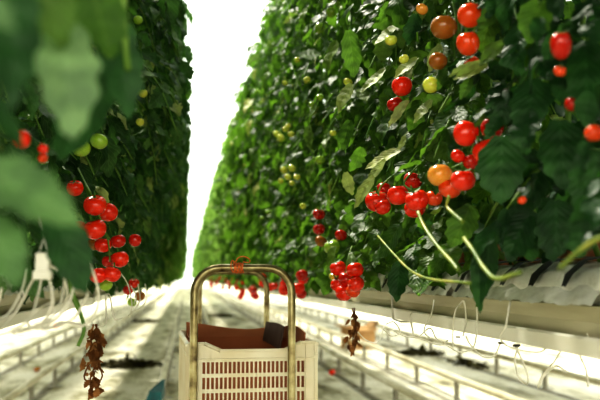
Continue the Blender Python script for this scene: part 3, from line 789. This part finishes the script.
def on_floor(px, py, h=0):
    d = ray(px, py); return CAMP+d*(-(EYE-h)/d[2])
P = on_floor(37, 369, .03); tomato(P, .035, 'turning', 'brownish fallen tomato lying on the white floor by the rails', None, .8, hero=False)
P = on_floor(332, 372, .03); tomato(P, .033, 'red', 'red fallen tomato lying on the floor right of the crate', None, .9, hero=False)
P = on_floor(56, 326, .03); tomato(P, .035, 'orange', 'orange fallen tomato on the floor between the tube side rails', None, .9, hero=False)

# open cardboard box between rails on the right
P = on_floor(358, 348); bx = empty('cardboard_box', (P[0], P[1], 0), .25)
tag(bx, 'open tan cardboard box standing beside the rails under the low red cluster', 'box')
def open_box(parent, w, d, h, mat, th=.006, floorz=.004, matin=None):
    mb = MB()
    mb.box((0, 0, floorz), (w, d, .006)); mb.box((0, -d/2, h/2), (w, th, h)); mb.box((0, d/2, h/2), (w, th, h)); mb.box((-w/2, 0, h/2), (th, d, h)); mb.box((w/2, 0, h/2), (th, d, h))
    return mb.build('box_body', mat, parent)
bw, bd, bh = .36, .30, .29
open_box(bx, bw, bd, bh, M['card_tan'])
for (c, dm, rot) in [((0, -bd/2-.05, bh-.02), (bw, .004, .11), Matrix.Rotation(-1.0, 4, 'X')), ((-bw/2-.05, 0, bh-.0), (.004, bd, .11), Matrix.Rotation(-1.1, 4, 'Y')), ((bw/2+.04, 0, bh+.03), (.004, bd, .11), Matrix.Rotation(.8, 4, 'Y'))]:
    mb = MB(); mb.box(c, dm, 0, rot); mb.build('flap', M['card_tan'], bx)

# ------------------------------------------------------------------ trolley
TX, TY = .170, 2.5
tr = empty('harvest_trolley', (TX, TY, 0), -.029)
tag(tr, 'steel harvest trolley with worn hoop handles standing on the pipe rails', 'trolley')
def hoop(y, w, zt, r=.0118, rc=.075, zb=.36):
    p = [(-w, y, zb), (-w, y, zb+.2), (-w, y, zt-rc)]
    for a in range(1, 7): t = a/6*PI/2; p.append((-w+rc-rc*math.cos(t), y, zt-rc+rc*math.sin(t)))
    q = [(-x, yy, z) for x, yy, z in p[::-1]]
    mb = MB(); pts = p+[(0, y, zt)]+q; mb.tube(pts, r, 14)
    return mb
ztop = EYE+.027
hoop(0, .145, ztop).build('handle', M['tube_metal'], tr)
hoop(1.12, .145, ztop-.005).build('handle', M['tube_metal'], tr)
# dark sleeve on the top bar
mb = MB(); mb.box((0, .56, .375), (.34, 1.16, .022), .004)
mb.build('deck', M['post'], tr)
mb = MB()
for sx in (-.17, .17): mb.box((sx, .56, .345), (.03, 1.18, .04), .004)
for yy in (.02, .56, 1.10): mb.box((0, yy, .345), (.31, .03, .036), .004)
for sx in (-.17, .17):
    for yy in (.12, 1.0): mb.box((sx, yy, .29), (.03, .04, .09), .004)
for yy in (.12, 1.0): mb.tube([(-.285, yy, .255), (.285, yy, .255)], .012, 10)
mb.build('chassis', M['tube_dark'], tr)
for sx in (-.275, .275):
    for yy in (.12, 1.0):
        mb = MB()
        mb.tube([(sx-.02, yy, .255), (sx+.02, yy, .255)], .0545, 20); s_ = -1 if sx > 0 else 1
        mb.tube([(sx+s_*.034, yy, .255), (sx+s_*.026, yy, .255)], .072, 20)
        mb.build('wheel', M['rubber'], tr)
# orange string tied round the near handle
hw = np.array([TX, TY, ztop])
st = MB(); pts = []
for i in range(70):
    a = i*.72; pts.append((-.018+i*.00042+.002*math.sin(i*1.7), .0145*math.cos(a), .0145*math.sin(a)))
st.tube(pts, .0022, 5)
st.tube(smooth_path([(-.012, 0, .017), (-.004, -.004, .03), (.014, -.002, .034), (.030, .0, .026), (.028, -.006, .016), (.01, -.014, .018)], 5), .002, 5)
st.tube(smooth_path([(-.014, 0, .017), (-.022, -.01, .022), (-.026, -.018, .005), (-.02, -.018, -.014)], 5), .002, 5)
so = st.build('orange_string', M['string'], None, (TX-.012, TY, ztop)); so.rotation_euler = (0, 0, -.029)
tag(so, 'orange string wound and knotted around the near trolley handle', 'string')

# crate
CW, CL, CH = .385, .60, .33
cr = empty('plastic_crate', (0, 0, 0)); CY = 2.545
CXc = (.5*(191+317.5)-VPX)/F*CY; CZ0 = .392
cr.location = (CXc-.018, CY+CL/2, CZ0); cr.rotation_euler = (0, 0, math.radians(2.5))
tag(cr, 'cream slotted plastic crate riding on the trolley', 'crate')
HC = .755-CZ0; HM = .733-CZ0     # corner height / middle height
def slotted(w, h_edge, h_mid, low, xs0, xs1, ncol, rows):
    """front panel in xz-plane: flat face with slots cut as a grid of quads, thickness by solidify-like double skin"""
    xs = sorted(set([-w/2, w/2, xs0, xs1] + [xs0+(xs1-xs0)*i/ncol for i in range(ncol+1)] + [xs0+(xs1-xs0)*(i+.55)/ncol for i in range(ncol)]))
    zs = [0]+[z for r_ in rows for z in r_]+[h_mid]
    zs = sorted(zs)
    return xs, zs
def panel(mb, w, ncol, rows, margin, axis, off, th, hm, corner=True, he=None, skip=None):
    xs0, xs1 = -w/2+margin, w/2-margin; c = (xs1-xs0)/ncol
    zcuts = [0.0]
    def bx(x0, x1, z0, z1, t0=-th/2, t1=th/2):
        if x1-x0 < 1e-5 or z1-z0 < 1e-5: return
        cx_, cz = (x0+x1)/2, (z0+z1)/2
        if axis == 'x': mb.box((cx_, off+(t0+t1)/2, cz), (x1-x0, t1-t0, z1-z0))
        else: mb.box((off+(t0+t1)/2, cx_, cz), (t1-t0, x1-x0, z1-z0))
    bx(-w/2, xs0, 0, hm); bx(xs1, w/2, 0, hm)
    z = 0
    for (a, b) in rows:
        bx(xs0, xs1, z, a)
        for i in range(ncol):
            bx(xs0+i*c, xs0+i*c+c*.36, a, b)
        z = b
    bx(xs0, xs1, z, hm)
mb = MB()
rows = [(HM-.037-.034-i*.0455, HM-.037-i*.0455) for i in range(5, -1, -1)]
for yy in (-CL/2, CL/2):
    mb = MB(); panel(mb, CW, 24, rows, .036, 'x', yy, .004, HM)
    for sd in (-1, 1):      # raised corners with sloping cheeks
        x0, x1, x2 = sd*CW/2, sd*(CW/2-.045), sd*(CW/2-.095)
        vs = [(x0, yy-.002, HM), (x0, yy-.002, HC), (x1, yy-.002, HC), (x2, yy-.002, HM), (x0, yy+.002, HM), (x0, yy+.002, HC), (x1, yy+.002, HC), (x2, yy+.002, HM)]
        mb.add(vs, [(0, 1, 2, 3), (7, 6, 5, 4), (0, 4, 5, 1), (1, 5, 6, 2), (2, 6, 7, 3), (3, 7, 4, 0)])
    mb.build('end_panel', M['crate'], cr)
for xx in (-CW/2, CW/2):
    mb = MB(); panel(mb, CL, 30, rows, .04, 'y', xx, .004, HC-.012)
    mb.build('side_panel', M['crate'], cr)
mb = MB()    # rims, ribs, bottom
for s in (-1, 1):
    mb.box((s*(CW/2+.003), 0, HC-.008), (.012, CL+.012, .010), .002)
    mb.box((s*(CW/2+.004), 0, HC-.040), (.008, CL+.008, .004), .001)
    mb.box((0, s*(CL/2+.003), HM-.003), (CW-.18, .012, .008), .002)
    mb.box((0, s*(CL/2+.004), HM-.028), (CW, .008, .004), .001)
    for xx in (-CW/2+.003, CW/2-.003, -CW/2+.030, CW/2-.030, -CW/2+.052, CW/2-.052)[:4]:
        mb.box((xx, s*(CL/2+.004), HC/2), (.003, .007, HC), 0)
    for q in range(9):
        mb.box((s*(CW/2+.004), -CL/2+CL*q/8*.98+.006, HC/2), (.008, .003, HC-.01), 0)
    for s2 in (-1, 1):
        # sloping rim along the cheeks, flat cap on the corners
        mb.box((s*(CW/2-.022), s2*(CL/2+.003), HC-.003), (.048, .012, .008), .002)
        a = np.array([s*(CW/2-.045), s2*(CL/2+.003), HC-.003]); b = np.array([s*(CW/2-.095), s2*(CL/2+.003), HM-.003])
        mb.tube([a, b], .006, 6)
mb.box((0, 0, .004), (CW, CL, .008))
mb.build('rim', M['crate'], cr)
# cardboard carton standing in the crate
ct = empty('cardboard_box', (cr.location.x, cr.location.y, CZ0+.009)); ct.rotation_euler = cr.rotation_euler
tag(ct, 'open brown cardboard box set inside the cream crate', 'box')
cw, cl, ch = CW-.035, CL-.035, HM-.012
open_box(ct, cw, cl, ch, M['card'], floorz=.004)
mb = MB(); mb.box((0, 0, ch-.075), (cw-.012, cl-.012, .005)); mb.build('inner_sheet', M['card_in'], ct)
def wavy_flap(parent, p0, p1, h0, wave, mat, lean=(0, 0), th=.004, n=24, seed=0):
    rs = np.random.RandomState(seed); p0 = np.array(p0, float); p1 = np.array(p1, float); mb = MB(); vs = []
    for i in range(n+1):
        t = i/n; p = p0+(p1-p0)*t; h = h0+wave(t)
        for s in (0, 1):
            vs.append((p[0]+lean[0]*s, p[1]+lean[1]*s, p[2]+h*s))
    q = [(v[0]+(th if abs(p1[0]-p0[0]) < .01 else 0), v[1]+(th if abs(p1[0]-p0[0]) >= .01 else 0), v[2]) for v in vs]
    m_ = len(vs); fs = []
    for i in range(n):
        a = 2*i; fs += [(a, a+2, a+3, a+1), (m_+a, m_+a+1, m_+a+3, m_+a+2), (a+1, a+3, m_+a+3, m_+a+1), (a, m_+a, m_+a+2, a+2)]
    fs += [(0, 1, m_+1, m_), (m_-2, 2*m_-2, 2*m_-1, m_-1)]
    mb.add(vs+q, fs, False); return mb.build('flap', mat, parent)
wavy_flap(ct, (-cw/2, cl/2-.004, ch), (cw/2, cl/2-.004, ch), .045, lambda t: .010*math.cos(t*PI*1.2)-.012*math.sin(t*PI)+.018*max(0, t-.7), M['card'], (0, .015))
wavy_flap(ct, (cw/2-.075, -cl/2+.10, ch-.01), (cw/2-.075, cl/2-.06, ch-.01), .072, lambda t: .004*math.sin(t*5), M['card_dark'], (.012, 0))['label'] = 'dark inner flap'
wavy_flap(ct, (-cw/2+.006, -cl/2+.05, ch), (-cw/2+.006, cl/2-.04, ch), .018, lambda t: .006*math.sin(t*6), M['card'], (-.006, 0))
wavy_flap(ct, (cw/2-.008, -cl/2+.05, ch), (cw/2-.008, cl/2-.04, ch), .045, lambda t: .012*math.sin(t*4), M['card'], (0.004, 0))

# teal wedge on floor beside the trolley
P = on_floor(162, 410)
tw = MB(); w_ = .035
vs = [(-.09, -.10, 0), (.03, -.10, 0), (.05, .16, 0), (-.02, .12, 0), (-.06, -.10, .10), (.035, -.10, .10), (.05, .15, .19), (.02, .13, .17)]
tw.add(vs, [(0, 3, 2, 1), (4, 5, 6, 7), (0, 1, 5, 4), (1, 2, 6, 5), (2, 3, 7, 6), (3, 0, 4, 7)])
# thin handle lip
tw.tube([(-.06, -.10, .105), (.02, .13, .176), (.05, .15, .196)], .006, 8)
d = ray(163, 392); Pq = CAMP+d*((2.62)/d[1])
to = tw.build('teal_scoop', M['teal'], None, (-.165, 5.3, .197)); to.scale = (.8, .8, .55)
tag(to, 'small dark teal plastic scoop resting on the rail left of the trolley', 'scoop')

# ------------------------------------------------------------------ white drip tubes, left
lt = empty('drip_manifold', tuple(at(43, 262, 1.38)))
tag(lt, 'white plastic tube connector hanging above the tube side gutter', 'connector')
mb = MB(); mb.box((0, 0, 0), (.022, .022, .03), .003); mb.box((0, 0, -.021), (.028, .026, .014), .002); mb.build('body', M['white_plastic'], lt)
mb = MB(); mb.tube(smooth_path([(-.006, 0, .016), (0, 0, .036), (.006, 0, .016)], 5), .0012, 6); mb.tube([(0, 0, .036), (-.008, 0, .07), (-.01, .01, .10)], .001, 6); mb.build('hook', M['wire'], lt)
tubes = [
 [(40, 268), (30, 285), (20, 305), (8, 322), (-8, 334)],
 [(43, 270), (38, 295), (30, 318), (10, 332), (-8, 336)],
 [(45, 268), (52, 290), (50, 312), (34, 328), (12, 334)],
 [(48, 264), (62, 275), (67, 296), (56, 318), (34, 326), (16, 331)],
 [(66, 264), (64, 285), (60, 305), (46, 322), (30, 328)],
 [(74, 272), (73, 290), (66, 308), (50, 324), (36, 329), (28, 322), (40, 308), (54, 302)],
 [(82, 236), (90, 262), (98, 290), (96, 312), (82, 326), (62, 322), (50, 328), (36, 324)],
 [(88, 294), (82, 306), (74, 318), (58, 326), (42, 330)],
 [(27, 270), (22, 290), (10, 312), (-6, 326)],
 [(2, 288), (-1, 300), (-6, 308)],
]
for i, path in enumerate(tubes):
    n = len(path); pts = [at(x, y_, 1.42+.05*math.sin(i*1.9+j*.8)-(.04 if j == n-1 else 0)) for j, (x, y_) in enumerate(path)]
    c = pts[0]; mb = MB(); mb.tube(smooth_path([p-c for p in pts], 6), .0022, 8)
    o = mb.build('drip_tube', M['drip'], None, tuple(c))
    tag(o, 'looping thin white drip tube hanging before the gutter under the broad leaves', 'tube', 'looping white drip tubes')
# wire loops farther along the left gutter and on the right
def wire_loop(path, Y, r, mat, lab, grp, name='support_wire', foot=None):
    pts = [at(x, y_, Y+(.03 if j % 2 else 0)) for j, (x, y_) in enumerate(path)]; c = pts[0]
    mb = MB(); mb.tube(smooth_path([p-c for p in pts], 5), r, 6); o = mb.build(name, mat, None, tuple(c)); tag(o, lab, 'wire', grp)
    if foot:
        m2 = MB(); f = at(foot[0], foot[1], Y)-c; m2.box(tuple(f), (.012, .012, .004), .001); m2.build('clip', M['black_cap'], o)
    return o
lw = 'thin wire truss hook clipped to the tube side gutter under the red bunch'
for path, Y in [([(70, 322), (86, 326), (104, 326), (106, 312), (106, 296), (110, 296), (114, 318), (122, 318)], 2.4),
                ([(120, 272), (128, 285), (132, 305), (130, 318)], 2.8), ([(138, 284), (140, 300), (134, 310), (128, 316)], 3.2),
                ([(145, 284), (147, 298), (140, 308), (130, 312)], 3.4), ([(131, 286), (136, 296), (134, 304)], 3.3)]:
    wire_loop(path, Y, .0022, M['drip'], lw, 'wire hooks under the red bunch')
rwl = 'thin white wire hook hanging from the gutter lip on the strap side'
for path, Y, ft in [([(453, 350), (453, 330), (455, 312), (460, 304), (464, 302), (466, 320), (463, 336)], 2.0, None),
                ([(508, 312), (510, 302), (506, 325), (500, 338), (512, 348), (540, 352), (550, 340), (560, 325), (582, 306)], 1.72, (516, 346)),
                ([(515, 346), (522, 360), (528, 378), (526, 384), (518, 376), (515, 360), (518, 346)], 1.78, (517, 345)),
                ([(500, 344), (494, 356), (482, 356), (470, 344), (466, 336)], 1.85, (501, 343)),
                ([(560, 352), (554, 362), (542, 376), (538, 388), (544, 376), (556, 366), (566, 372)], 1.7, None),
                ([(580, 356), (586, 370), (588, 386)], 1.6, None), ([(590, 300), (588, 330), (586, 356)], 1.55, None),
                ([(412, 312), (410, 318), (414, 336), (410, 314)], 2.6, None), ([(430, 338), (424, 330), (432, 312), (434, 300)], 2.4, None),
                ([(393, 330), (404, 336), (418, 338), (440, 345), (448, 340)], 2.3, (458, 337)), ([(476, 300), (477, 320), (474, 346), (460, 352), (448, 346)], 1.95, None),
                ([(420, 336), (430, 328), (436, 338), (442, 342)], 2.3, None), ([(386, 324), (394, 322), (400, 332), (392, 336), (384, 330)], 2.6, None),
                ([(356, 330), (366, 340), (378, 342), (384, 326)], 2.9, None)]:
    wire_loop(path, Y, .0021, M['drip'], rwl, 'white wire hooks on the strap side', foot=ft)

# ------------------------------------------------------------------ dried hanging stems
def dried(name, lab, x, ytop, ybot, Y, seed, w, n):
    rs = np.random.RandomState(seed); b = at(x, ytop, Y); e = at(x, ybot, Y); o = empty(name, tuple(b)); tag(o, lab, 'dried plant')
    L0 = np.linalg.norm(e-b); mb = MB()
    for q in range(3):
        mb.tube(smooth_path([(rs.normal(0, .004), 0, 0), (rs.normal(0, .012), rs.normal(0, .01), -L0*.35), (rs.normal(0, .012), 0, -L0*.7), (rs.normal(0, .01), 0, -L0*rs.uniform(.8, 1))], 4), .0022, 6)
    mb.build('stem', M['leaf_dry'], o); its = []
    for i in range(n):
        z = -L0*rs.uniform(.03, .92); p = np.array([rs.normal(0, w*.35), rs.normal(0, w*.35), z])
        dd = np.array([rs.normal(0, .5), rs.normal(0, .5), -1.]); nn = np.array([rs.normal(), -1+rs.normal(0, .5), .2])
        its.append((p, frame_from(dd, nn), rs.uniform(.014, .034), rs.uniform(0, 1), rs.randint(0, 50)))
    mesh_obj('dried_leaves', leaves_mesh('dried_leaves', its, T_HI, M['leaf_dry']), o)
dried('dried_vine', 'brown shrivelled vine dangling over the near rail below the red bunch', 94, 324, 398, 2.3, 3, .026, 80)
dried('dried_vine', 'pale brown withered stalk hanging by the tan cardboard box', 354, 308, 356, 2.85, 4, .030, 36)

# dark green twisted stem beside the tubes
mb = MB(); pts = [at(x, y_, 1.9) for x, y_ in [(70, 270), (72, 292), (80, 312), (84, 330), (78, 346)]]; c = pts[0]
mb.tube(smooth_path([p-c for p in pts], 5), [.006]*10+[.004]*11, 8); o = mb.build('bare_stem', M['stem'], None, tuple(c))
tag(o, 'dark green bent stem end hanging beside the dried vine', 'stem')

# ------------------------------------------------------------------ added cloth out of view, keeps light off the near plants
mb = MB(); mb.box((0, -1.4, 4.0), (14, 8, .02)); ce = mb.build('added_shade_cloth', simple('added dark cloth', [(.3, (.05, .06, .05)), (.7, (.09, .1, .09))], 20, .9)); ce['kind'] = 'structure'
# ------------------------------------------------------------------ light
w = bpy.data.worlds.new('world'); SC.world = w; w.use_nodes = True; nt = w.node_tree
for n in list(nt.nodes): nt.nodes.remove(n)
wo = nt.nodes.new('ShaderNodeOutputWorld'); bg = nt.nodes.new('ShaderNodeBackground'); tc = nt.nodes.new('ShaderNodeTexCoord'); sp = nt.nodes.new('ShaderNodeSeparateXYZ')
nt.links.new(tc.outputs['Generated'], sp.inputs[0]); bg.inputs[1].default_value = 1.0
# bright ahead, dimmer at the sides and overhead, brightest behind as added fill
cb = ramp(nt, sp.outputs[1], [(.0, (3.4, 3.25, 2.75)), (.22, (2.5, 2.4, 2.05)), (.45, (1.15, 1.15, 1.0)), (.8, (1.45, 1.52, 1.36)), (1, (1.75, 1.85, 1.65))])
mpn = nt.nodes.new('ShaderNodeMapRange'); mpn.inputs[1].default_value = -1; mpn.inputs[2].default_value = 1
nt.links.new(sp.outputs[1], mpn.inputs[0]); nt.links.new(mpn.outputs[0], cb.node.inputs[0])
nt.links.new(cb, bg.inputs[0]); nt.links.new(bg.outputs[0], wo.inputs[0])
def sun(name, d, e, ang, col):
    l = bpy.data.lights.new(name, 'SUN'); l.energy = e; l.angle = ang; l.color = col; o = bpy.data.objects.new(name, l); COL.objects.link(o)
    o.rotation_euler = Vector(d).to_track_quat('-Z', 'Y').to_euler(); o.location = (0, 10, 8)
sun('sun', (.27, -.66, -1.0), 4.6, math.radians(5), (1.0, .95, .82))

SC.view_settings.view_transform = 'Standard'; SC.view_settings.look = 'High Contrast'; SC.view_settings.exposure = .12; SC.view_settings.gamma = 1
SC.cycles.max_bounces = 8; SC.cycles.transmission_bounces = 4; SC.cycles.diffuse_bounces = 4; SC.cycles.use_denoising = True
